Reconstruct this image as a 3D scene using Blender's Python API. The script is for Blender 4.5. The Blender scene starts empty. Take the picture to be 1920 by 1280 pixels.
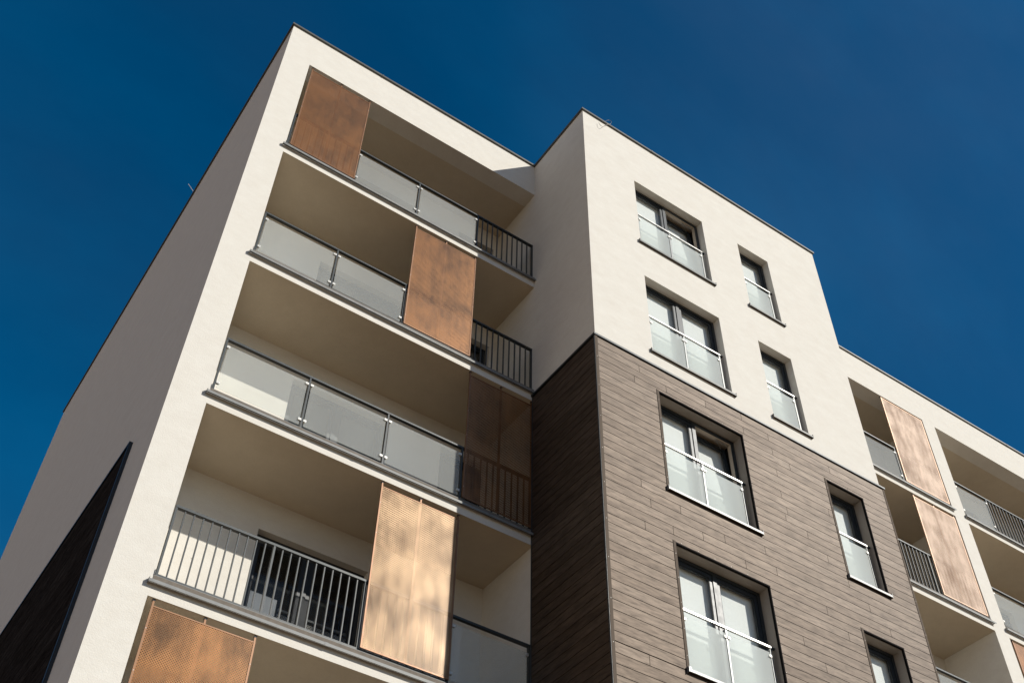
import bpy, math, random
from mathutils import Matrix, Vector
random.seed(7)
scene = bpy.context.scene
col = scene.collection

# ------------------------------------------------------------------ key measures (metres)
XT, XR = 5.559, 11.837          # tower sides
P = -1.656                      # tower front
PC = P - 0.035                  # cladding face
XO = 0.494                      # loggia opening starts
LD = 1.308                      # loggia depth
HW, HC = 21.247, 21.292          # wall top, coping top
ZC = 14.567                     # top of cladding
S = 2.9
CEIL = {k: 11.564 + (k - 2) * S for k in (0, 1, 2, 3, 4, 5)}   # soffit over storey k
WX0, WP0, WP1, WX1 = 12.05, 16.83, 17.262, 22.3                # wing openings
DEPTH = 12.87
SUN = Vector((0.744, -1.0, 0.784)).normalized()

# ------------------------------------------------------------------ material helpers
def new_mat(name):
    m = bpy.data.materials.new(name); m.use_nodes = True
    nt = m.node_tree
    for n in list(nt.nodes): nt.nodes.remove(n)
    out = nt.nodes.new('ShaderNodeOutputMaterial')
    return m, nt, out
def N(nt, typ, **kw):
    n = nt.nodes.new(typ)
    for k, v in kw.items():
        if k.startswith('i_'):
            key = k[2:]
            n.inputs[int(key) if key.isdigit() else key.replace('_', ' ')].default_value = v
        else: setattr(n, k, v)
    return n
def ramp(nt, pts):
    r = nt.nodes.new('ShaderNodeValToRGB')
    e = r.color_ramp.elements
    while len(e) > len(pts): e.remove(e[-1])
    while len(e) < len(pts): e.new(1.0)
    for el, (p, c) in zip(e, pts):
        el.position = p; el.color = (*c, 1) if len(c) == 3 else c
    return r
def L(nt, a, b): nt.links.new(a, b)
def objco(nt, scale=(1, 1, 1), rot=(0, 0, 0)):
    t = N(nt, 'ShaderNodeTexCoord'); mp = N(nt, 'ShaderNodeMapping')
    mp.inputs['Scale'].default_value = scale; mp.inputs['Rotation'].default_value = rot
    L(nt, t.outputs['Object'], mp.inputs['Vector']); return mp.outputs['Vector']
def noise(nt, vec, scale, detail=4, rough=.55):
    n = N(nt, 'ShaderNodeTexNoise'); n.inputs['Scale'].default_value = scale
    n.inputs['Detail'].default_value = detail; n.inputs['Roughness'].default_value = rough
    L(nt, vec, n.inputs['Vector']); return n
def mixc(nt, fac, a, b, blend='MIX'):
    m = N(nt, 'ShaderNodeMix', data_type='RGBA', blend_type=blend)
    for sock, v in ((m.inputs[0], fac), (m.inputs[6], a), (m.inputs[7], b)):
        if hasattr(v, 'is_output'): L(nt, v, sock)
        elif isinstance(v, (int, float)): sock.default_value = v
        else: sock.default_value = (*v, 1)
    return m.outputs[2]
def math_(nt, op, a, b=None):
    m = N(nt, 'ShaderNodeMath', operation=op)
    for i, v in enumerate((a, b)):
        if v is None: continue
        if hasattr(v, 'is_output'): L(nt, v, m.inputs[i])
        else: m.inputs[i].default_value = v
    return m.outputs[0]

def plaster(name, base, tint):
    m, nt, out = new_mat(name)
    b = N(nt, 'ShaderNodeBsdfPrincipled'); b.inputs['Roughness'].default_value = .92
    b.inputs['Specular IOR Level'].default_value = .15
    v = objco(nt)
    big = noise(nt, v, .9, 5, .6)
    drag = noise(nt, objco(nt, (1, 1, 1.8), (0, .5, 0)), 3.4, 8, .72)
    fine = noise(nt, v, 55, 3, .6)
    r1 = ramp(nt, [(.32, (0, 0, 0)), (.72, (1, 1, 1))]); L(nt, drag.outputs[0], r1.inputs[0])
    c = mixc(nt, math_(nt, 'MULTIPLY', r1.outputs[0], .68), base, tint)
    r2 = ramp(nt, [(.62, (0, 0, 0)), (.9, (1, 1, 1))]); L(nt, big.outputs[0], r2.inputs[0])
    c = mixc(nt, math_(nt, 'MULTIPLY', r2.outputs[0], .35), c, tuple(x * .86 for x in tint))
    r3 = ramp(nt, [(.25, (.93, .93, .93)), (.75, (1, 1, 1))]); L(nt, fine.outputs[0], r3.inputs[0])
    c = mixc(nt, 1.0, c, r3.outputs[0], 'MULTIPLY')
    # rare small dark marks
    vo = N(nt, 'ShaderNodeTexVoronoi', feature='F1'); vo.inputs['Scale'].default_value = .9
    L(nt, v, vo.inputs['Vector'])
    sp = math_(nt, 'LESS_THAN', vo.outputs['Distance'], .012)
    c = mixc(nt, math_(nt, 'MULTIPLY', sp, .6), c, (.2, .17, .14))
    L(nt, c, b.inputs['Base Color'])
    bp = N(nt, 'ShaderNodeBump'); bp.inputs['Strength'].default_value = .5; bp.inputs['Distance'].default_value = .006
    hh = math_(nt, 'ADD', fine.outputs[0], math_(nt, 'MULTIPLY', drag.outputs[0], 1.5))
    L(nt, hh, bp.inputs['Height']); L(nt, bp.outputs[0], b.inputs['Normal'])
    L(nt, b.outputs[0], out.inputs[0]); return m

def metal(name, base, rough, met=1.0, var=.25, scale=6, spec=.5, bump=0):
    m, nt, out = new_mat(name)
    b = N(nt, 'ShaderNodeBsdfPrincipled'); b.inputs['Metallic'].default_value = met
    b.inputs['Specular IOR Level'].default_value = spec
    v = objco(nt)
    n = noise(nt, v, scale, 5, .6)
    c = mixc(nt, n.outputs[0], tuple(x * (1 - var) for x in base), tuple(min(1, x * (1 + var)) for x in base))
    L(nt, c, b.inputs['Base Color'])
    r = math_(nt, 'ADD', math_(nt, 'MULTIPLY', n.outputs[0], .2), rough - .1)
    L(nt, r, b.inputs['Roughness'])
    if bump:
        bp = N(nt, 'ShaderNodeBump'); bp.inputs['Strength'].default_value = bump; bp.inputs['Distance'].default_value = .003
        L(nt, n.outputs[0], bp.inputs['Height']); L(nt, bp.outputs[0], b.inputs['Normal'])
    L(nt, b.outputs[0], out.inputs[0]); return m

def wood(name, spec=1.0, ca=(.028, .019, .0135), cb=(.044, .031, .023)):
    m, nt, out = new_mat(name)
    b = N(nt, 'ShaderNodeBsdfPrincipled')
    b.inputs['Specular IOR Level'].default_value = spec
    g = N(nt, 'ShaderNodeNewGeometry')
    v = objco(nt, (1, 1, 1))
    t = N(nt, 'ShaderNodeTexCoord')
    # shift the grain per board so that no two boards match
    sh = N(nt, 'ShaderNodeVectorMath', operation='ADD')
    cmb = N(nt, 'ShaderNodeCombineXYZ')
    L(nt, math_(nt, 'MULTIPLY', g.outputs['Random Per Island'], 37.0), cmb.inputs[0])
    L(nt, math_(nt, 'MULTIPLY', g.outputs['Random Per Island'], 91.0), cmb.inputs[2])
    L(nt, t.outputs['Object'], sh.inputs[0]); L(nt, cmb.outputs[0], sh.inputs[1])
    mp = N(nt, 'ShaderNodeMapping'); mp.inputs['Scale'].default_value = (2.6, 2.6, 22)
    L(nt, sh.outputs[0], mp.inputs['Vector'])
    grain = noise(nt, mp.outputs[0], 1.6, 7, .7)
    mp2 = N(nt, 'ShaderNodeMapping'); mp2.inputs['Scale'].default_value = (.8, .8, 4.5)
    L(nt, sh.outputs[0], mp2.inputs['Vector'])
    blot = noise(nt, mp2.outputs[0], 1.7, 4, .6)
    c1 = mixc(nt, g.outputs['Random Per Island'], ca, cb)
    r = ramp(nt, [(.3, (.32, .30, .29)), (.5, (.92, .91, .9)), (.68, (1.55, 1.53, 1.5))]); L(nt, grain.outputs[0], r.inputs[0])
    c2 = mixc(nt, 1.0, c1, r.outputs[0], 'MULTIPLY')
    r2 = ramp(nt, [(.3, (.74, .72, .7)), (.7, (1.12, 1.12, 1.12))]); L(nt, blot.outputs[0], r2.inputs[0])
    c3 = mixc(nt, 1.0, c2, r2.outputs[0], 'MULTIPLY')
    L(nt, c3, b.inputs['Base Color'])
    # waxy tinted sheen of weathered composite boards
    tn = mixc(nt, g.outputs['Random Per Island'], (.76, .585, .445), (.90, .72, .57))
    rs = ramp(nt, [(.33, (.5, .48, .46)), (.5, (.86, .86, .86)), (.68, (1, 1, 1))]); L(nt, grain.outputs[0], rs.inputs[0])
    tn = mixc(nt, 1.0, mixc(nt, 1.0, tn, rs.outputs[0], 'MULTIPLY'), r2.outputs[0], 'MULTIPLY')
    L(nt, tn, b.inputs['Specular Tint'])
    L(nt, math_(nt, 'ADD', math_(nt, 'MULTIPLY', grain.outputs[0], -.1), .64), b.inputs['Roughness'])
    bp = N(nt, 'ShaderNodeBump'); bp.inputs['Strength'].default_value = .5; bp.inputs['Distance'].default_value = .002
    L(nt, grain.outputs[0], bp.inputs['Height']); L(nt, bp.outputs[0], b.inputs['Normal'])
    L(nt, b.outputs[0], out.inputs[0]); return m

def glass(name, tint, veil, veil_col=(.8, .85, .82), rough=0.0, mir=.55):
    """thin pane: clear transmission, Fresnel mirror, a film of dust that catches the sun"""
    m, nt, out = new_mat(name)
    tr = N(nt, 'ShaderNodeBsdfTransparent'); tr.inputs[0].default_value = (*tint, 1)
    gl = N(nt, 'ShaderNodeBsdfGlossy'); gl.inputs['Roughness'].default_value = rough
    fr = N(nt, 'ShaderNodeFresnel'); fr.inputs[0].default_value = 1.52
    df = N(nt, 'ShaderNodeBsdfDiffuse'); df.inputs[0].default_value = (*veil_col, 1)
    tl = N(nt, 'ShaderNodeBsdfTranslucent'); tl.inputs[0].default_value = (*veil_col, 1)
    dd = N(nt, 'ShaderNodeMixShader'); dd.inputs[0].default_value = .35
    L(nt, df.outputs[0], dd.inputs[1]); L(nt, tl.outputs[0], dd.inputs[2])
    n = noise(nt, objco(nt, (1, 1, .5)), .8, 3, .5)
    f = math_(nt, 'MULTIPLY', math_(nt, 'ADD', math_(nt, 'MULTIPLY', n.outputs[0], .5), .75), veil)
    m1 = N(nt, 'ShaderNodeMixShader'); L(nt, f, m1.inputs[0])
    L(nt, tr.outputs[0], m1.inputs[1]); L(nt, dd.outputs[0], m1.inputs[2])
    m2 = N(nt, 'ShaderNodeMixShader')
    gg = N(nt, 'ShaderNodeNewGeometry')
    front = math_(nt, 'SUBTRACT', 1.0, gg.outputs['Backfacing'])     # mirror only on the outer skin of the pane
    L(nt, math_(nt, 'MULTIPLY', math_(nt, 'MULTIPLY', fr.outputs[0], mir), front), m2.inputs[0])
    L(nt, m1.outputs[0], m2.inputs[1]); L(nt, gl.outputs[0], m2.inputs[2])
    L(nt, m2.outputs[0], out.inputs[0]); return m

def perforated(name, dark, light, rough, hole=.30, pitch=.0185, met=.85, coat=0.0, spec=1.0, tint=(1, .84, .62)):
    m, nt, out = new_mat(name)
    b = N(nt, 'ShaderNodeBsdfPrincipled'); b.inputs['Metallic'].default_value = met
    b.inputs['Specular IOR Level'].default_value = spec; b.inputs['IOR'].default_value = 1.62
    b.inputs['Coat Weight'].default_value = coat; b.inputs['Coat Roughness'].default_value = .30
    oi = N(nt, 'ShaderNodeObjectInfo')
    t = N(nt, 'ShaderNodeTexCoord')
    off = N(nt, 'ShaderNodeVectorMath', operation='ADD')
    cm = N(nt, 'ShaderNodeCombineXYZ'); L(nt, math_(nt, 'MULTIPLY', oi.outputs['Random'], 53), cm.inputs[0])
    L(nt, math_(nt, 'MULTIPLY', oi.outputs['Random'], 31), cm.inputs[2])
    L(nt, t.outputs['Object'], off.inputs[0]); L(nt, cm.outputs[0], off.inputs[1])
    big = noise(nt, off.outputs[0], 1.25, 5, .6)
    mp = N(nt, 'ShaderNodeMapping'); mp.inputs['Scale'].default_value = (5, 1, 1.6); mp.inputs['Rotation'].default_value = (0, .2, 0)
    L(nt, off.outputs[0], mp.inputs['Vector'])
    st = noise(nt, mp.outputs[0], 1.5, 6, .6)
    r = ramp(nt, [(.38, (0, 0, 0)), (.585, (1, 1, 1))]); L(nt, math_(nt, 'ADD', math_(nt, 'MULTIPLY', big.outputs[0], .6), math_(nt, 'MULTIPLY', st.outputs[0], .4)), r.inputs[0])
    c = mixc(nt, r.outputs[0], dark, light)
    L(nt, mixc(nt, r.outputs[0], tuple(.42 * q for q in tint), tint), b.inputs['Specular Tint'])
    L(nt, c, b.inputs['Base Color'])
    L(nt, math_(nt, 'SUBTRACT', rough + .08, math_(nt, 'MULTIPLY', r.outputs[0], .12)), b.inputs['Roughness'])
    # staggered round holes
    sx = N(nt, 'ShaderNodeSeparateXYZ'); L(nt, t.outputs['Object'], sx.inputs[0])
    cx = N(nt, 'ShaderNodeCombineXYZ'); L(nt, sx.outputs[0], cx.inputs[0]); L(nt, sx.outputs[2], cx.inputs[1])
    m45 = N(nt, 'ShaderNodeMapping'); m45.inputs['Rotation'].default_value = (0, 0, math.radians(45))
    L(nt, cx.outputs[0], m45.inputs['Vector'])
    vo = N(nt, 'ShaderNodeTexVoronoi', voronoi_dimensions='2D', feature='F1'); vo.inputs['Randomness'].default_value = 0
    vo.inputs['Scale'].default_value = 1 / pitch
    L(nt, m45.outputs[0], vo.inputs['Vector'])
    h = math_(nt, 'LESS_THAN', vo.outputs['Distance'], hole)
    tr = N(nt, 'ShaderNodeBsdfTransparent')
    mx = N(nt, 'ShaderNodeMixShader'); L(nt, h, mx.inputs[0]); L(nt, b.outputs[0], mx.inputs[1]); L(nt, tr.outputs[0], mx.inputs[2])
    L(nt, mx.outputs[0], out.inputs[0]); return m

M = {}
M['plaster'] = plaster('white_plaster', (.735, .705, .642), (.645, .602, .535))
M['wood'] = wood('weathered_boards')
M['wood_matt'] = wood('matt_boards', 0.0, (.026, .023, .0225), (.040, .036, .035))
M['back'] = metal('dark_backing', (.012, .011, .011), .7, 0, .2)
M['frame'] = metal('anthracite_frame', (.022, .028, .034), .42, 0, .25, 9, .4)
M['rail'] = metal('anthracite_steel', (.036, .043, .045), .45, 0, .3, 14, .4)
M['zinc'] = metal('galvanised_zinc', (.21, .213, .21), .58, .15, .5, 9, .3, bump=.2)
M['bright_sill'] = metal('bright_sill_metal', (.26, .26, .255), .5, .35, .3, 9)
M['sill'] = metal('dark_sill_metal', (.10, .098, .095), .5, .2, .3, 5, .4)
M['coping'] = metal('coping_metal', (.10, .102, .094), .5, .1, .25, 3, .35)
M['steel'] = metal('brushed_steel', (.46, .45, .43), .36, .8, .15, 20)
M['clamp'] = metal('clamp_steel', (.6, .59, .56), .5, .2, .08, 20)
M['rivet'] = metal('rivet_steel', (.42, .4, .37), .5, .2, .08, 20)
M['post'] = metal('guard_post_metal', (.17, .175, .175), .45, .5, .2, 14)
M['shadow_gap'] = metal('shadow_gap_black', (.012, .011, .011), .9, 0, .1, 5, .05)  # black strips drawn in place of the shade in gaps round openings
M['soffit'] = plaster('soffit_shade_tone', (.66, .57, .44), (.58, .495, .375))  # plaster toned darker and warmer: shade and warm bounce put into the colour
M['trim'] = metal('brown_trim', (.105, .08, .06), .7, 0, .2, 5, .1)
M['reveal'] = plaster('taupe_reveal', (.36, .32, .28), (.33, .295, .255))
M['stone'] = metal('slab_edge_stone', (.17, .145, .12), .8, 0, .5, 13, .2, bump=.6)
M['tile'] = metal('balcony_tile', (.13, .085, .05), .8, 0, .2, 4, .2)
M['glass'] = glass('clear_glass', (.955, .965, .96), .015)
M['dusty'] = glass('dusty_glass', (.96, .975, .965), .215, (.91, .92, .89))
M['frosted'] = glass('milky_glass', (.96, .98, .97), .40, (.93, .955, .93), 0.0, .5)
M['film'] = plaster('white_film', (.84, .845, .83), (.81, .815, .80))
M['dim'] = metal('dim_interior', (.16, .165, .165), .8, 0, .15, 2, .2)
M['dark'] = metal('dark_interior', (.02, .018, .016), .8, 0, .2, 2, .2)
M['inner'] = metal('beige_inner_frame', (.55, .47, .38), .6, 0, .1, 5)
M['copper'] = perforated('copper_mesh', (.05, .021, .008), (.19, .080, .026), .46, .31, .023, .0, .3, 1.0, (1, .46, .17))
M['gold_copper'] = perforated('worn_gold_mesh', (.15, .072, .028), (.47, .30, .165), .46, .34, .023, .0, .16, .75, (1, .66, .38))
M['pale_copper'] = perforated('pale_copper_mesh', (.33, .205, .135), (.60, .435, .33), .55, .31, .023, 0, 0.0, .5, (1, .75, .55))
M['copper_solid'] = metal('copper_trim', (.22, .105, .045), .45, .3, .3, 5)
M['pale_solid'] = metal('pale_copper_trim', (.5, .33, .22), .45, .3, .2, 5)
M['board'] = metal('grey_board', (.46, .46, .48), .5, 0, .05, 3)
M['speckle'] = perforated('grey_guard_mesh', (.26, .26, .27), (.4, .4, .41), .5, .33, .03, .0)
M['wire'] = metal('bare_wire', (.35, .3, .24), .4, .8, .2)

# ground paving
m, nt, out = new_mat('pale_paving')
b = N(nt, 'ShaderNodeBsdfPrincipled'); b.inputs['Roughness'].default_value = .9
v = objco(nt)
br = N(nt, 'ShaderNodeTexBrick'); br.inputs['Scale'].default_value = 1.0
br.inputs['Color1'].default_value = (.17, .10, .043, 1); br.inputs['Color2'].default_value = (.14, .082, .035, 1)
br.inputs['Mortar'].default_value = (.2, .17, .13, 1); br.inputs['Brick Width'].default_value = .8; br.inputs['Row Height'].default_value = .4
br.inputs['Mortar Size'].default_value = .008
L(nt, v, br.inputs['Vector'])
n = noise(nt, v, .6, 6); rr = ramp(nt, [(.3, (.8, .8, .8)), (.7, (1.08, 1.08, 1.08))]); L(nt, n.outputs[0], rr.inputs[0])
L(nt, mixc(nt, 1.0, br.outputs[0], rr.outputs[0], 'MULTIPLY'), b.inputs['Base Color'])
L(nt, b.outputs[0], out.inputs[0]); M['paving'] = m

# ------------------------------------------------------------------ mesh helpers
class MB:
    def __init__(s): s.v = []; s.f = []; s.m = []; s.mats = []; s.xf = None
    def mi(s, mat):
        if mat not in s.mats: s.mats.append(mat)
        return s.mats.index(mat)
    def add(s, vs, fs, mat):
        o = len(s.v)
        if s.xf: vs = [tuple(s.xf @ Vector(p)) for p in vs]
        s.v += vs; s.f += [tuple(o + i for i in f) for f in fs]; s.m += [s.mi(mat)] * len(fs); return s
    def box(s, x0, x1, y0, y1, z0, z1, mat):
        vs = [(x, y, z) for z in (z0, z1) for y in (y0, y1) for x in (x0, x1)]
        return s.add(vs, [(0, 2, 3, 1), (4, 5, 7, 6), (0, 1, 5, 4), (2, 6, 7, 3), (0, 4, 6, 2), (1, 3, 7, 5)], mat)
    def quad(s, a, b, c, d, mat): return s.add([a, b, c, d], [(0, 1, 2, 3)], mat)
    def panel_y(s, y, x0, x1, z0, z1, holes, mat, depth=0, rmat=None):
        """sheet facing -y with rectangular holes and their reveals"""
        xs = sorted({x0, x1, *[h[0] for h in holes], *[h[1] for h in holes]})
        zs = sorted({z0, z1, *[h[2] for h in holes], *[h[3] for h in holes]})
        for i in range(len(xs) - 1):
            for j in range(len(zs) - 1):
                cx, cz = (xs[i] + xs[i + 1]) / 2, (zs[j] + zs[j + 1]) / 2
                if any(h[0] < cx < h[1] and h[2] < cz < h[3] for h in holes): continue
                s.quad((xs[i], y, zs[j]), (xs[i + 1], y, zs[j]), (xs[i + 1], y, zs[j + 1]), (xs[i], y, zs[j + 1]), mat)
        if depth:
            rm = rmat or mat
            for a, b_, c, d in holes:
                Y = y + depth
                s.quad((a, y, c), (a, y, d), (a, Y, d), (a, Y, c), rm)
                s.quad((b_, y, c), (b_, Y, c), (b_, Y, d), (b_, y, d), rm)
                s.quad((a, y, d), (b_, y, d), (b_, Y, d), (a, Y, d), rm)
                s.quad((a, y, c), (a, Y, c), (b_, Y, c), (b_, y, c), rm)
        return s
    def tube(s, pts, r, mat, n=8):
        rings = []
        for i, p in enumerate(pts):
            p = Vector(p)
            d = (Vector(pts[min(i + 1, len(pts) - 1)]) - Vector(pts[max(i - 1, 0)])).normalized()
            u = d.cross(Vector((.31, .2, .93))).normalized(); w = d.cross(u)
            rings.append([tuple(p + r * (math.cos(2 * math.pi * k / n) * u + math.sin(2 * math.pi * k / n) * w)) for k in range(n)])
        vs = [q for R in rings for q in R]
        fs = [(i * n + k, i * n + (k + 1) % n, (i + 1) * n + (k + 1) % n, (i + 1) * n + k) for i in range(len(pts) - 1) for k in range(n)]
        fs += [tuple(range(n - 1, -1, -1)), tuple(range((len(pts) - 1) * n, len(pts) * n))]
        return s.add(vs, fs, mat)
    def build(s, name, parent=None, loc=(0, 0, 0), label=None, group=None):
        me = bpy.data.meshes.new(name); me.from_pydata(s.v, [], s.f)
        for mt in s.mats: me.materials.append(mt)
        me.polygons.foreach_set('material_index', s.m); me.update()
        o = bpy.data.objects.new(name, me); col.objects.link(o)
        o.location = loc
        if parent: o.parent = parent
        if label: o['label'] = label
        if group: o['group'] = group
        return o
def inst(o, parent, loc, name=None):
    c = o.copy(); col.objects.link(c); c.parent = parent; c.location = loc; return c
def thing(name, label, cat, loc=(0, 0, 0), group=None):
    o = bpy.data.objects.new(name, None); col.objects.link(o); o.location = loc
    o['label'] = label; o['category'] = cat
    if group: o['group'] = group
    o.empty_display_size = .2
    return o

# ------------------------------------------------------------------ ground
g = MB(); g.quad((-400, -400, 0), (400, -400, 0), (400, 400, 0), (-400, 400, 0), M['paving'])
go = g.build('ground'); go['kind'] = 'structure'; go['label'] = 'pale tan paving in front of the block'

# ------------------------------------------------------------------ the building
B = thing('apartment_building', 'white plastered apartment block with a dark board-clad tower and recessed balconies', 'building')
pl = M['plaster']
DOOR_A, DOOR_B = (1.955, 3.65), (4.63, 5.46)
def door_z(k): return CEIL[k] - S + .33, CEIL[k] - .495      # floor, head of the balcony doors of storey k

# left block
w = MB()
w.box(0, XO, 0, LD, 0, CEIL[5], pl)                                            # corner pier
w.box(0, XT, 0, .35, CEIL[5], HW, pl)                                          # parapet and top fascia
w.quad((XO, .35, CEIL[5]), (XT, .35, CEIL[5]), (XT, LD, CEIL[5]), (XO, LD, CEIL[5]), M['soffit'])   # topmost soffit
w.box(XO, XT, 0, LD, 0, CEIL[0], pl)                                           # lowest storeys
holes = []
for k in (1, 2, 3, 4, 5):
    a, h = door_z(k)
    holes += [(*DOOR_A, a, h)] + ([(*DOOR_B, a, h)] if k > 2 else [])
w.panel_y(LD, XO, XT, CEIL[0], CEIL[5], holes, pl, .14)
w.quad((0, LD, 0), (0, DEPTH, 0), (0, DEPTH, HW), (0, LD, HW), pl)              # side wall
w.quad((0, .35, CEIL[5]), (0, LD, CEIL[5]), (0, LD, HW), (0, .35, HW), pl)
w.quad((0, DEPTH, 0), (XT, DEPTH, 0), (XT, DEPTH, HW), (0, DEPTH, HW), pl)
w.quad((0, .35, HW - .3), (XT, .35, HW - .3), (XT, DEPTH, HW - .3), (0, DEPTH, HW - .3), pl)
w.build('wall', B)

# tower
WIN = [(6.747, 8.46), (9.401, 10.223)]              # white storeys
WINC = [(6.747, 8.46), (10.343, 11.185)]            # clad storeys
def head(k): return 19.789 - (5 - k) * S
def foot(k): return 17.850 - (5 - k) * S
TK = (5, 4, 3, 2, 1)
up_holes = [(a, b_, foot(k), head(k)) for k in (5, 4) for a, b_ in WIN]
lo_holes = [(a, b_, foot(k), head(k)) for k in (3, 2, 1) for a, b_ in WINC]
w = MB()
w.panel_y(P, XT, XR, ZC, HW, up_holes, pl, .155)
w.panel_y(P, XT, XR, 0, ZC, lo_holes, M['reveal'], .165)
w.quad((XT, P, 0), (XT, LD, 0), (XT, LD, HW), (XT, P, HW), pl)
w.quad((XR, P, 0), (XR, P, HW), (XR, LD, HW), (XR, LD, 0), pl)
w.quad((XT, P, HW - .3), (XR, P, HW - .3), (XR, DEPTH, HW - .3), (XT, DEPTH, HW - .3), pl)
w.build('wall', B)

# right wing
w = MB()
ROD = 4.72
X9 = 27.0
w.box(XR, WX0, 0, LD, 0, CEIL[5], pl)
w.box(WP0, WP1, 0, LD, 0, CEIL[5], pl)
w.box(WX1, X9, 0, LD, 0, CEIL[5], pl)
w.box(XR, X9, 0, .35, CEIL[5], HW, pl)
for a, b_ in ((WX0, WP0), (WP1, WX1)):
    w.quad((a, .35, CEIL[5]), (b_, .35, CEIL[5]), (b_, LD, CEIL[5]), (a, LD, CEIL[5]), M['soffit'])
    w.box(a, b_, 0, LD, 0, CEIL[1], pl)
WD = [(13.0, 14.7), (18.4, 20.1)]
for (a, b_), d in (((WX0, WP0), WD[0]), ((WP1, WX1), WD[1])):
    w.panel_y(LD, a, b_, CEIL[1], CEIL[5], [(*d, *door_z(k)) for k in (2, 3, 4, 5)], pl, .14)
w.quad((X9, LD, 0), (X9, DEPTH, 0), (X9, DEPTH, HW), (X9, LD, HW), pl)
w.quad((XR, .35, HW - .3), (X9, .35, HW - .3), (X9, DEPTH, HW - .3), (XR, DEPTH, HW - .3), pl)
w.build('wall', B)

# copings: folded metal caps with a drip edge and joints
def coping(segs, name='roof_coping'):
    c = MB()
    for x0, x1, y0, y1 in segs: c.box(x0, x1, y0, y1, HC - .046, HC, M['coping'])
    return c
c = coping([(-.035, XT - .036, -.035, .36), (-.035, .30, .361, DEPTH + .03)])
for x in (1.9, 3.9): c.box(x, x + .03, -.039, .36, HC - .050, HC + .004, M['coping'])
c.build('roof_coping', B)
c = coping([(XT - .035, XR + .035, P - .035, P + .33), (XT - .035, XT + .3, P + .331, .4), (XR - .3, XR + .035, P + .331, .4)])
for x in (7.3, 9.2, 10.9): c.box(x, x + .03, P - .039, P + .33, HC - .050, HC + .004, M['coping'])
c.build('roof_coping', B)
c = coping([(XR + .036, X9, -.035, .36)])
for x in (15.6, 18.1, 20.3): c.box(x, x + .03, -.039, .36, HC - .050, HC + .004, M['coping'])
c.build('roof_coping', B)

# balcony slabs with flashing
def slab(x0, x1, c0, end0, end1):
    s = MB(); s.box(x0, x1, 0, LD, c0 + .001, c0 + .258, pl); s.box(x0, x1, .112, LD - .001, c0 + .2585, c0 + .275, M['tile'])
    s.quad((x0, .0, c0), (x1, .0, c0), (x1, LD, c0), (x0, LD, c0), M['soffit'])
    o = s.build('balcony_slab', B)
    e = MB()
    e.box(x0, x1, -.006, -.0005, c0 + .178, c0 + .262, M['stone'])
    e.box(x0 - end0, x1 + end1, -.056, -.0065, c0 + .168, c0 + .176, M['zinc'])
    e.box(x0 - end0, x1 + end1, -.060, -.056, c0 + .140, c0 + .178, M['zinc'])
    e.box(x0, x1, -.006, .11, c0 + .2625, c0 + .268, M['zinc'])
    for x in (x0 + 2.1, x0 + 4.2):
        if x < x1: e.box(x, x + .05, -.0625, -.060, c0 + .136, c0 + .181, M['zinc'])
    if end0: e.box(x0 - end0 - .003, x0 - end0, -.06, -.0005, c0 + .140, c0 + .2, M['zinc']); e.box(x0 + .001, x0 + .006, -.012, .03, c0 + .27, c0 + .34, M['zinc'])
    e.build('slab_flashing', o)
    return o
for k in (1, 2, 3, 4): slab(XO, XT, CEIL[k], .045, 0)
for k in (2, 3, 4):
    slab(WX0, WP0, CEIL[k], 0, .045); slab(WP1, WX1, CEIL[k], .045, 0)

# ------------------------------------------------------------------ railings
YR = .055
bar_mesh = MB().box(-.007, .007, 0, .028, 0, .951, M['rail'])
bar0 = None
clamp0 = None
def make_bar(parent, x, z):
    global bar0
    if bar0 is None: bar0 = bar_mesh.build('baluster', parent, (x, YR + .004, z)); return bar0
    return inst(bar0, parent, (x, YR + .004, z))
def make_clamp(parent, loc):
    global clamp0
    if clamp0 is None:
        c = MB(); c.box(-.022, .022, -.012, .0, -.019, .019, M['clamp']); c.box(-.022, .022, .0125, .022, -.019, .019, M['clamp'])
        c.box(-.006, .006, -.014, -.012, -.006, .006, M['steel'])
        clamp0 = c.build('clamp', parent, loc); return clamp0
    return inst(clamp0, parent, loc)
def railing(c0, mods, xend=None, xstart=None, label=None):
    """mods: list of (x0, x1, 'glass'|'bars'); c0 = soffit level under this floor"""
    zt, zb = c0 + 1.30, c0 + .296
    f = MB()
    xa, xb = (xstart if xstart is not None else mods[0][0] - .0125), (xend if xend is not None else mods[-1][1] + .0125)
    f.box(xa, xb, YR - .008, YR + .042, zt - .032, zt, M['rail'])
    posts = sorted({round(m_[0], 3) for m_ in mods} | {round(m_[1], 3) for m_ in mods})
    for x in posts: f.box(x - .0125, x + .0125, YR - .004, YR + .038, c0 + .268, zt - .032, M['rail'])
    for x0, x1, kind in mods:
        if kind == 'bars': f.box(x0 + .0125, x1 - .0125, YR - .002, YR + .034, zb + .012, zb + .036, M['rail'])
    o = f.build('balcony_railing', B, label=label)
    for x0, x1, kind in mods:
        if kind == 'bars':
            n_ = round((x1 - x0) / .1145)
            for i in range(1, n_):
                make_bar(o, x0 + (x1 - x0) * i / n_, zb + .024)
        else:
            gmb = MB(); gmb.box(x0 + .033, x1 - .033, YR + .004, YR + .012, zb + .07, zt - .125, M['dusty'])
            gmb.build('glass_pane', o)
            for x in (x0 + .038, x1 - .038):
                for z in (zb + .16, zt - .165): make_clamp(o, (x, YR + .0, z))
    return o
PX = [.535, 1.80, 3.058, 4.322, 5.545]
def mods(s): return [(PX[i], PX[i + 1], {'g': 'glass', 'b': 'bars'}[ch]) for i, ch in enumerate(s)]
railing(CEIL[4], mods('bggb'), label='topmost balcony railing with two glass panes between barred ends')
railing(CEIL[3], mods('gggb'), label='balcony railing with glass panes and a short barred end by the tower')
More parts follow.
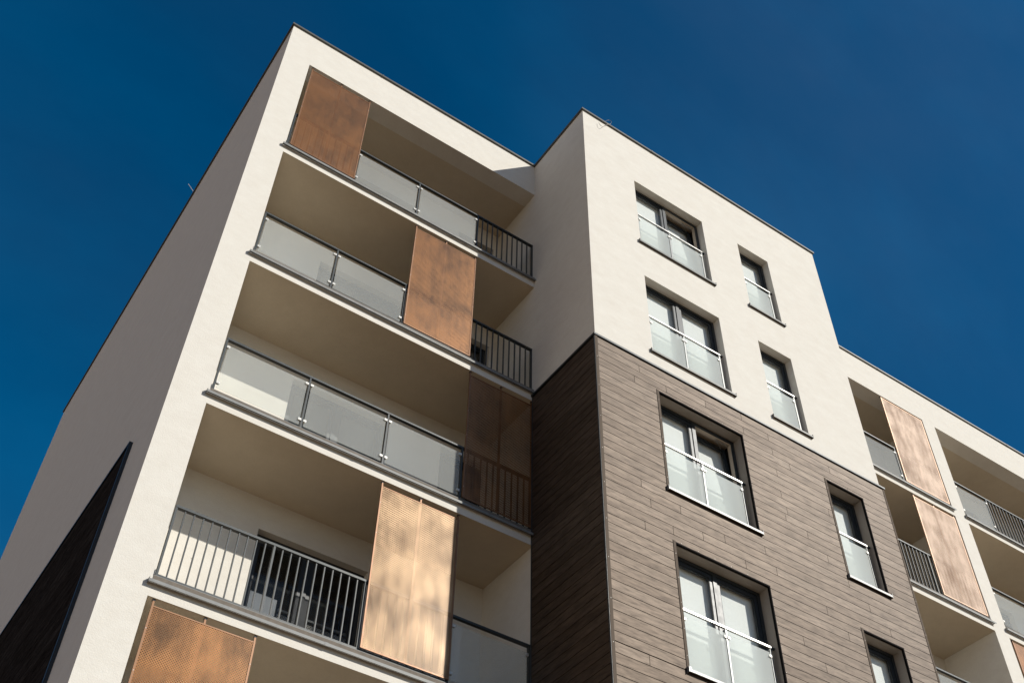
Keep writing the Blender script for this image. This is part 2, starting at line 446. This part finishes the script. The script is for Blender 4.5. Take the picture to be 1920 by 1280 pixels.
railing(CEIL[2], mods('gggb'), label='balcony railing with three glass panes and bars behind the dark screen')
railing(CEIL[1], mods('bbbg'), label='barred balcony railing with one glass pane beside the tower')
W1 = [12.95, 14.17, 15.40, 16.77]
def wm(s): return [(W1[i], W1[i + 1], {'g': 'glass', 'b': 'bars'}[ch]) for i, ch in enumerate(s)]
railing(CEIL[4], wm('ggg'))
railing(CEIL[3], wm('bbb'))
railing(CEIL[2], wm('ggg'))
W2 = [17.33, 18.44, 19.75, 21.05, 22.25]
def wm2(s): return [(W2[i], W2[i + 1], {'g': 'glass', 'b': 'bars'}[ch]) for i, ch in enumerate(s)]
railing(CEIL[4], wm2('gbbg'))
railing(CEIL[3], wm2('gggb'))
railing(CEIL[2], wm2('gggb'))

# ------------------------------------------------------------------ windows
def window(x0, x1, z0, z1, y, film, tilt=(), leaves=2, label=None, deep=.09, film_mats=None):
    fr = M['frame']
    f = MB()
    t = .055
    f.box(x0, x0 + t, y, y + deep, z0, z1, fr); f.box(x1 - t, x1, y, y + deep, z0, z1, fr)
    f.box(x0 + t, x1 - t, y, y + deep, z1 - t, z1, fr); f.box(x0 + t, x1 - t, y, y + deep, z0, z0 + t, fr)
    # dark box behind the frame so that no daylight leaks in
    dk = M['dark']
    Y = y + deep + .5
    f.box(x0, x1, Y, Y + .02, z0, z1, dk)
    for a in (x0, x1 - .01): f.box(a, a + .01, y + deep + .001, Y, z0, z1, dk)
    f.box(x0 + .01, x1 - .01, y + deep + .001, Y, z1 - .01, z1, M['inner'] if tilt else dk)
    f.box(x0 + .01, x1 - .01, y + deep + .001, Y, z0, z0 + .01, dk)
    if leaves == 2:
        xm = (x0 + x1) / 2
        f.box(xm - .035, xm + .035, y + .002, y + deep, z0 + t, z1 - t, fr)
        spans = [(x0 + t, xm - .035), (xm + .035, x1 - t)]
    else: spans = [(x0 + t, x1 - t)]
    o = f.build('window', B, label=label)
    for i, (a, b_) in enumerate(spans):
        xf = None
        if i in tilt:
            piv = Vector((0, y + .03, z0 + t + .01))
            xf = Matrix.Translation(piv) @ Matrix.Rotation(math.radians(-4.6), 4, 'X') @ Matrix.Translation(-piv)
        s = MB(); s.xf = xf
        q, A, Bz = .052, z0 + t + .004, z1 - t - .004
        a2, b2 = a + .004, b_ - .004
        ys, ye = y + .016, y + .074
        s.box(a2, a2 + q, ys, ye, A, Bz, fr); s.box(b2 - q, b2, ys, ye, A, Bz, fr)
        s.box(a2 + q, b2 - q, ys, ye, Bz - q, Bz, fr); s.box(a2 + q, b2 - q, ys, ye, A, A + q, fr)
        # thin glazing bead
        for (u0, u1, v0, v1) in ((a2 + q, a2 + q + .012, A + q, Bz - q), (b2 - q - .012, b2 - q, A + q, Bz - q)):
            s.box(u0, u1, ys + .006, ys + .012, v0, v1, M['back'])
        s.box(a2 + q + .012, b2 - q - .012, ys + .006, ys + .012, Bz - q - .012, Bz - q, M['back'])
        so = s.build('sash', o)
        gq = MB(); gq.xf = xf
        gq.box(a2 + q, b2 - q, ys + .014, ys + .020, A + q, Bz - q, M['glass'])
        gq.build('pane', o)
        if film is not None:
            fm = MB(); fm.xf = xf
            fm.box(a2 + q - .04, b2 - q + .03, ye + .026, ye + .030, A + q - .03, Bz - q + .03, film_mats[i] if film_mats else M[film])
            fm.build('blind', o)
        if i in tilt:   # tilt fitting: scissor arm and pale inner rebate
            ar = MB()
            ar.box(b2 - .30, b2 - .02, y + .05, y + .058, Bz - .03, Bz - .016, M['steel'])
            ar.xf = None
            ar.tube([(b2 - .28, y + .055, Bz - .02), (b2 - .05, y + .18, Bz - .045)], .006, M['steel'], 6)
            ar.box(b_ - .006, b_ - .001, y + .02, y + deep, z0 + t, z1 - t, M['inner'])
            ar.box(a + .001, b_ - .007, y + .02, y + deep, z1 - t - .006, z1 - t - .001, M['inner'])
            ar.build('tilt_fitting', o)
    return o
def sill(x0, x1, z, yf, mat, parent, e=.045):
    s = MB()
    s.box(x0 - e, x1 + e, yf - .04, yf - .002, z - .02, z - .006, mat)
    s.box(x0 + .001, x1 - .001, yf - .002, yf + .155, z - .012, z + .004, mat)
    s.box(x0 - e, x1 + e, yf - .044, yf - .04, z - .042, z - .004, mat)
    for x in (x0 - e - .006, x1 + e): s.box(x, x + .006, yf - .046, yf - .002, z - .052, z + .03, mat)
    return s.build('window_sill', parent)

def juliet(x0, x1, z, yf, parent, two, label=None):
    """French-balcony guard inside the reveal: handrail, posts, glass"""
    yr = yf + .085
    zt = z + 1.0
    st = M['steel']
    f = MB()
    f.box(x0 + .002, x1 - .06, yr - .018, yr + .018, zt - .028, zt, st)
    f.box(x1 - .06, x1 - .002, yr - .018, yr + .018, zt - .03, zt - .006, M['frame'])
    posts = [x0 + .075, x1 - .075] + ([(x0 + x1) / 2 - .02] if two else [])
    for x in posts: f.box(x - .015, x + .015, yr - .006, yr + .03, z + .004, zt - .035, M['post'])
    for x in posts: f.box(x - .013, x + .013, yr + .0305, yr + .045, z + .004, zt - .035, M['frame'])
    f.box(x0 + .002, x0 + .06, yr - .01, yr + .01, z + .2, z + .23, M['frame'])
    o = f.build('window_railing', B, label=label)
    ps = sorted(posts)
    for a, b_ in zip(ps[:-1], ps[1:]):
        gq = MB(); gq.box(a + .026, b_ - .026, yr - .002, yr + .006, z + .05, zt - .095, M['frosted']); gq.build('glass_pane', o)
        for x in (a + .03, b_ - .03):
            for zz in (z + .12, zt - .16): make_clamp(o, (x, yr - .006, zz))
    return o

for k in TK:
    clad = k <= 3
    dep = .165 if clad else .155
    for j, (a, b_) in enumerate(WINC if clad else WIN):
        tilt = (1,) if (j == 0 and k in (5, 3)) else ()
        yw = P + dep
        o = window(a, b_, foot(k), head(k), yw, 'film', tilt, 2 if j == 0 else 1,
                   label='double window with its right leaf tilted open' if tilt else None)
        sill(a, b_, foot(k), PC if clad else P, M['bright_sill'] if clad else M['sill'], o)
        juliet(a, b_, foot(k), P if not clad else P - .01, B, j == 0)
for k in (1, 2, 3, 4, 5):
    z0, z1 = door_z(k)
    film = {5: 'dim', 4: 'dim', 3: 'dim', 2: None, 1: 'dim'}[k]
    o = window(*DOOR_A, z0, z1, LD + .12, film)
    o.name = 'balcony_door'
    if k == 2:
        gm = MB()
        yy = LD + .24
        gm.box(2.02, 2.50, yy, yy + .02, z0 + .07, z0 + 1.28, M['board'])
        gm.build('board', o, label='pale grey board leaning behind the door glass')
        gm = MB()
        gm.box(2.55, 3.60, yy + .05, yy + .055, z0 + .06, z0 + 1.12, M['speckle'])
        gm.box(2.55, 3.60, yy + .03, yy + .06, z0 + 1.16, z0 + 1.19, M['zinc'])
        gm.build('guard_mesh', o)
    if k > 2:
        o = window(*DOOR_B, z0, z1, LD + .12, 'dim', leaves=1); o.name = 'balcony_door'
for d in WD:
    for k in (2, 3, 4, 5):
        o = window(*d, *door_z(k), LD + .12, 'dim'); o.name = 'balcony_door'

# ------------------------------------------------------------------ board cladding
PITCH, GAP = .1495, .0095
JOINTS = [(6.381, 14.289), (6.268, 13.989), (6.909, 14.154), (7.738, 14.312), (8.526, 14.433), (9.094, 14.33), (9.128, 14.03),
          (9.13, 13.57), (9.13, 13.1), (9.125, 12.65), (6.218, 11.884), (6.362, 11.585), (6.913, 11.734), (6.223, 11.131), (6.731, 11.288),
          (7.288, 11.442), (7.715, 11.575), (8.522, 14.136), (8.522, 11.747), (8.062, 11.295), (8.688, 11.441), (6.104, 9.021)]
def boards(mb, u0, u1, z0, z1, holes, place, joints=(), auto=True):
    """rows of boards split at joints and cut round the openings; place(u0,u1,z0,z1) adds one board"""
    z = z1 - .035; i = 0
    while z - PITCH > z0:
        a, b_ = z - PITCH + GAP, z
        js = [x for x, jz in joints if a - .004 <= jz - .005 < b_ + .004]
        if auto:
            x = u0 + 3.2 + ((i * 1.73) % 3.1)
            while x < u1 - .6:
                if all(abs(x - q) > .9 for q in js): js.append(x)
                x += 2.6 + ((i * .87 + x) % 1.4)
        # spans left after the openings (rows partly covered are cut in height)
        cuts = sorted({a, b_} | {h[2] for h in holes if a < h[2] < b_} | {h[3] for h in holes if a < h[3] < b_})
        for zz0, zz1 in zip(cuts[:-1], cuts[1:]):
            if zz1 - zz0 < .006: continue
            spans = [(u0, u1)]
            for h in holes:
                if h[2] < (zz0 + zz1) / 2 < h[3]:
                    ns = []
                    for s0, s1 in spans:
                        if h[0] > s0 and h[1] < s1: ns += [(s0, h[0]), (h[1], s1)]
                        else: ns.append((s0, s1))
                    spans = ns
            for s0, s1 in spans:
                xs = [s0] + sorted(j for j in js if s0 + .05 < j < s1 - .05) + [s1]
                for p0, p1 in zip(xs[:-1], xs[1:]):
                    place(p0 + (.0035 if p0 != s0 else 0), p1 - (.0035 if p1 != s1 else 0), zz0, zz1)
        z -= PITCH; i += 1
ZB = 6.0     # boards modelled down to here, plain boards below stay out of the picture
cl = MB()
T = .045     # opening trim width
ch = [(a - T, b_ + .022, foot(k) - .005, head(k) + .03) for k in (3, 2, 1) for a, b_ in WINC]
boards(cl, XT + .002, XR + .002, 0.3, ZC - .02, ch, lambda a, b_, z0, z1: cl.box(a, b_, PC, PC + .02, z0, z1, M['wood']), JOINTS)
cl.panel_y(P - .008, XT, XR, 0, ZC, lo_holes, M['back'])
cl.build('cladding', B)
cs = MB()
XS = XT - .035
boards(cs, PC + .02, -.03, 0.3, ZC - .02, [], lambda a, b_, z0, z1: cs.box(XS, XS + .02, a, b_, z0, z1, M['wood']), auto=False)
cs.quad((XT - .008, P, 0), (XT - .008, 0, 0), (XT - .008, 0, ZC), (XT - .008, P, ZC), M['back'])
cs.build('cladding', B)
# left gable cladding
cg = MB()
boards(cg, 1.235, DEPTH - .3, 0.3, 11.47, [], lambda a, b_, z0, z1: cg.box(-.035, -.015, a, b_, z0, z1, M['wood_matt']))
cg.quad((-.006, 1.22, 0), (-.006, DEPTH, 0), (-.006, DEPTH, 11.48), (-.006, 1.22, 11.48), M['back'])
cg.build('cladding', B)
# trims
tr = MB()
fm = M['frame']
tr.box(XS - .022, XR + .06, PC - .022, P, ZC - .03, ZC + .008, fm)                   # drip flashing, front
tr.box(XS - .022, XT, P, -.001, ZC - .03, ZC + .008, fm)                             # and left return
tr.box(XS - .006, XS + .0, PC - .002, PC + .03, 0, ZC - .03, fm)                     # corner, dark leg
tr.box(XS, XS + .05, PC - .006, PC, 0, ZC - .03, M['trim'])                          # corner, brown leg
tr.box(XR + .002, XR + .04, PC - .006, P, 0, ZC - .03, M['trim'])
tr.box(XS - .004, XT - .001, -.03, -.002, 0, ZC - .03, fm)
z = ZC - .5
while z > 5:
    for x in (XS + .025, XR + .02): tr.box(x - .004, x + .004, PC - .009, PC - .006, z - .004, z + .004, M['rivet'])
    z -= .62
tr.build('cladding_trim', B)
tr = MB()
tr.box(-.05, 0, 1.19, DEPTH, 11.475, 11.51, fm); tr.box(-.045, 0, 1.19, 1.225, 0, 11.475, fm)
tr.build('cladding_trim', B)
for k in (3, 2, 1):
    for a, b_ in WINC:
        z0, z1 = foot(k), head(k)
        t = MB()
        t.box(a - T, a, PC - .005, P, z0 - .004, z1 + .04, M['trim'])                # left jamb
        t.box(a - T - .007, a - T, PC - .001, P, z0 - .004, z1 + .045, M['shadow_gap'])
        t.box(a, b_ + .022, PC - .004, P - .001, z1, z1 + .026, M['shadow_gap'])                  # head, shadow line
        t.box(b_, b_ + .02, PC - .004, P - .001, z0 - .004, z1, M['shadow_gap'])                  # right jamb
        for q in range(5):
            zz = z0 + .2 + q * .39
            t.box(a - .026, a - .019, PC - .008, PC - .005, zz, zz + .007, M['rivet'])
            t.box(b_ + .032, b_ + .039, PC - .003, PC - .0, zz, zz + .007, M['rivet'])
        for q in range(6 if b_ - a > 1 else 3):
            xx = a + .1 + q * ((b_ - a - .2) / (5 if b_ - a > 1 else 2))
            t.box(xx, xx + .007, PC - .003, PC, z1 + .042, z1 + .049, M['rivet'])
        t.build('opening_trim', B)

# ------------------------------------------------------------------ sliding screens
YS = .022
def screen(x0, x1, ztop, zbot, label, soffit, mesh='copper', solid='copper_solid'):
    o = thing('sliding_screen', label, 'shutter', (x0, YS, zbot), 'perforated copper screens on the balconies')
    W, H = x1 - x0, ztop - zbot
    s = MB(); s.box(.012, W - .012, 0, .003, .012, H - .012, M[mesh]); s.build('mesh_panel', o)
    c = M[solid]
    f = MB()
    f.box(0, .022, -.005, .018, 0, H, c); f.box(W - .022, W, -.005, .018, 0, H, c)
    f.box(.022, W - .022, -.003, .014, 0, .018, c); f.box(.022, W - .022, -.003, .014, H - .014, H, c)
    for q in range(5):
        for x in (.011, W - .011): f.box(x - .004, x + .004, -.007, -.005, .2 + q * .5, .208 + q * .5, M['clamp'])
    f.build('edge_frame', o)
    st = MB(); st.box(W / 2 - .018, W / 2 + .018, .004, .022, .02, H - .014, c); st.build('stiffener', o)
    for x in (.012, W / 2, W - .012):
        h = MB(); h.box(x - .011, x + .011, .0, .02, H + .0005, soffit - zbot - .02, c)
        h.box(x - .016, x + .016, -.004, .026, soffit - zbot - .02, soffit - zbot - .001, fm); h.build('hanger', o)
    return o
def scr(i, k, label, top=.08, mesh='copper'):
    return screen(PX[i] + .02 - (.0 if i else -.015), PX[i + 1] + .0, CEIL[k] - top, CEIL[k] - S + .332, label, CEIL[k], mesh)
scr(0, 5, 'brown copper mesh screen in the top left corner under the roof edge')
scr(2, 4, 'orange brown copper mesh screen in front of the fourth balcony, second storey from the roof')
scr(3, 3, 'dark copper mesh screen in shade against the board-clad tower')
scr(2, 2, 'bright sunlit copper mesh screen with rust blotches beside the barred railing', mesh='gold_copper')
scr(0, 1, 'copper mesh screen cut off by the bottom edge, under the barred railing')
screen(15.44, 16.81, CEIL[5] - .02, CEIL[4] + .332, 'pale copper mesh screen on the top balcony right of the tower', CEIL[5], 'pale_copper', 'pale_solid')
screen(15.50, 16.80, CEIL[4] - .06, CEIL[3] + .332, 'pale copper mesh screen next to the short barred railing right of the tower', CEIL[4], 'pale_copper', 'pale_solid')
screen(17.36, 18.66, CEIL[3] - .05, CEIL[2] + .332, 'brown copper mesh screen at the lower right edge behind the narrow pier', CEIL[3])

# ------------------------------------------------------------------ small things on the roof
cb = MB()
ctrl = [(5.93, P - .03, 21.09), (5.955, P - .05, 20.98), (6.02, P - .06, 20.99), (6.12, P - .05, 21.17), (6.24, P - .02, 21.34),
        (6.32, P + .02, 21.56), (6.30, P + .05, 21.63), (6.22, P + .06, 21.56), (6.15, P + .05, 21.40), (6.10, P + .04, 21.295)]
pts = []
for i in range(len(ctrl) - 1):
    p0, p1, p2, p3 = [Vector(ctrl[max(0, min(len(ctrl) - 1, i + d))]) for d in (-1, 0, 1, 2)]
    for t_ in (0, .25, .5, .75):
        pts.append(tuple(.5 * ((2 * p1) + (-p0 + p2) * t_ + (2 * p0 - 5 * p1 + 4 * p2 - p3) * t_ ** 2 + (-p0 + 3 * p1 - 3 * p2 + p3) * t_ ** 3)))
pts.append(ctrl[-1])
cb.tube(pts, .004, M['wire'], 6)
co = cb.build('wire_loop'); co['label'] = 'thin bare wire loop sticking out over the tower roof edge'; co['category'] = 'wire'
an = MB(); an.tube([(.02, ROD, HC - .004), (-.06, ROD, HC + .08), (-.18, ROD, HC + .20)], .006, M['clamp'], 6)
ao = an.build('roof_rod'); ao['label'] = 'thin bright rod sticking out over the left roof edge'; ao['category'] = 'antenna'

# ------------------------------------------------------------------ light
elev = math.asin(SUN.z); az = math.atan2(SUN.x, SUN.y)      # az clockwise from +y
wd = bpy.data.worlds.new('World'); scene.world = wd; wd.use_nodes = True
nt = wd.node_tree
for n in list(nt.nodes): nt.nodes.remove(n)
sky = nt.nodes.new('ShaderNodeTexSky'); sky.sky_type = 'NISHITA'; sky.sun_disc = False
sky.sun_elevation = elev; sky.sun_rotation = az
sky.altitude = 300; sky.air_density = 1.0; sky.dust_density = 0.35; sky.ozone_density = 5.0
bg = nt.nodes.new('ShaderNodeBackground'); bg.inputs[1].default_value = .080
wo = nt.nodes.new('ShaderNodeOutputWorld')
hs = nt.nodes.new('ShaderNodeHueSaturation'); hs.inputs['Saturation'].default_value = 1.32; hs.inputs['Hue'].default_value = .491
nt.links.new(sky.outputs[0], hs.inputs['Color'])
# warm fill added along the unseen horizon, and faint high streaks in the blue
tc = nt.nodes.new('ShaderNodeTexCoord'); sp = nt.nodes.new('ShaderNodeSeparateXYZ'); L(nt, tc.outputs['Generated'], sp.inputs[0])
low_fill = ramp(nt, [(.0, (1, 1, 1)), (.12, (.7, .7, .7)), (.34, (0, 0, 0))]); L(nt, sp.outputs[2], low_fill.inputs[0])
side = math_(nt, 'ADD', math_(nt, 'MULTIPLY', sp.outputs[0], -.5), .42)      # fill weighted to the left, to lift the shaded side wall
side = math_(nt, 'ADD', side, math_(nt, 'MULTIPLY', sp.outputs[1], .32)); side = math_(nt, 'MAXIMUM', side, .06)
fill_fac = math_(nt, 'MULTIPLY', low_fill.outputs[0], side)
withfill = mixc(nt, fill_fac, hs.outputs[0], (17.5, 13.2, 8.9))
mpw = nt.nodes.new('ShaderNodeMapping'); mpw.inputs['Scale'].default_value = (1, 2.2, 1.4); L(nt, tc.outputs['Generated'], mpw.inputs[0])
cn = noise(nt, mpw.outputs[0], 2.6, 7, .58)
cr = ramp(nt, [(.42, (.94, .94, .95)), (.72, (1.3, 1.22, 1.16))]); L(nt, cn.outputs[0], cr.inputs[0])
final = mixc(nt, 1.0, withfill, cr.outputs[0], 'MULTIPLY')
ci = ramp(nt, [(.45, (0, 0, 0)), (.85, (.035, .035, .035))]); L(nt, noise(nt, mpw.outputs[0], 1.5, 6, .55).outputs[0], ci.inputs[0])
final = mixc(nt, ci.outputs[0], final, (2.6, 2.9, 3.5))
# a thin veil of high cloud far up to the right
dt = N(nt, 'ShaderNodeVectorMath', operation='DOT_PRODUCT'); L(nt, tc.outputs['Generated'], dt.inputs[0]); dt.inputs[1].default_value = (.518, .161, .840)
vr = ramp(nt, [(.93, (0, 0, 0)), (1.0, (.075, .075, .075))]); L(nt, dt.outputs['Value'], vr.inputs[0])
vm = math_(nt, 'MULTIPLY', vr.outputs[0], noise(nt, mpw.outputs[0], 5, 6, .6).outputs[0])
final = mixc(nt, vm, final, (3.4, 3.8, 5.2))
L(nt, final, bg.inputs[0]); nt.links.new(bg.outputs[0], wo.inputs[0])
sd = bpy.data.lights.new('sun', 'SUN'); sd.energy = 5.0; sd.angle = math.radians(.53); sd.color = (1.0, .955, .87)
so = bpy.data.objects.new('sun', sd); col.objects.link(so)
so.rotation_euler = SUN.to_track_quat('Z', 'Y').to_euler(); so.location = (20, -25, 30)

# ------------------------------------------------------------------ camera
cd = bpy.data.cameras.new('camera'); cam = bpy.data.objects.new('camera', cd); col.objects.link(cam)
cd.sensor_width = 36; cd.lens = 39.419; cd.clip_start = .1; cd.clip_end = 2000
R = [(0.82579923, -0.56368656, 0.01769428), (-0.42578216, -0.60258171, 0.67498506), (0.36981776, 0.56493606, 0.7376192)]
C = (-1.89788461, -10.70259723, 1.65327607)
cam.matrix_world = Matrix(((R[0][0], R[1][0], -R[2][0], C[0]), (R[0][1], R[1][1], -R[2][1], C[1]), (R[0][2], R[1][2], -R[2][2], C[2]), (0, 0, 0, 1)))
scene.camera = cam
vs = scene.view_settings
scene.display_settings.display_device = 'sRGB'
vs.view_transform = 'Standard'; vs.look = 'None'; vs.exposure = 0; vs.gamma = 1
scene.cycles.max_bounces = 10; scene.cycles.transparent_max_bounces = 24
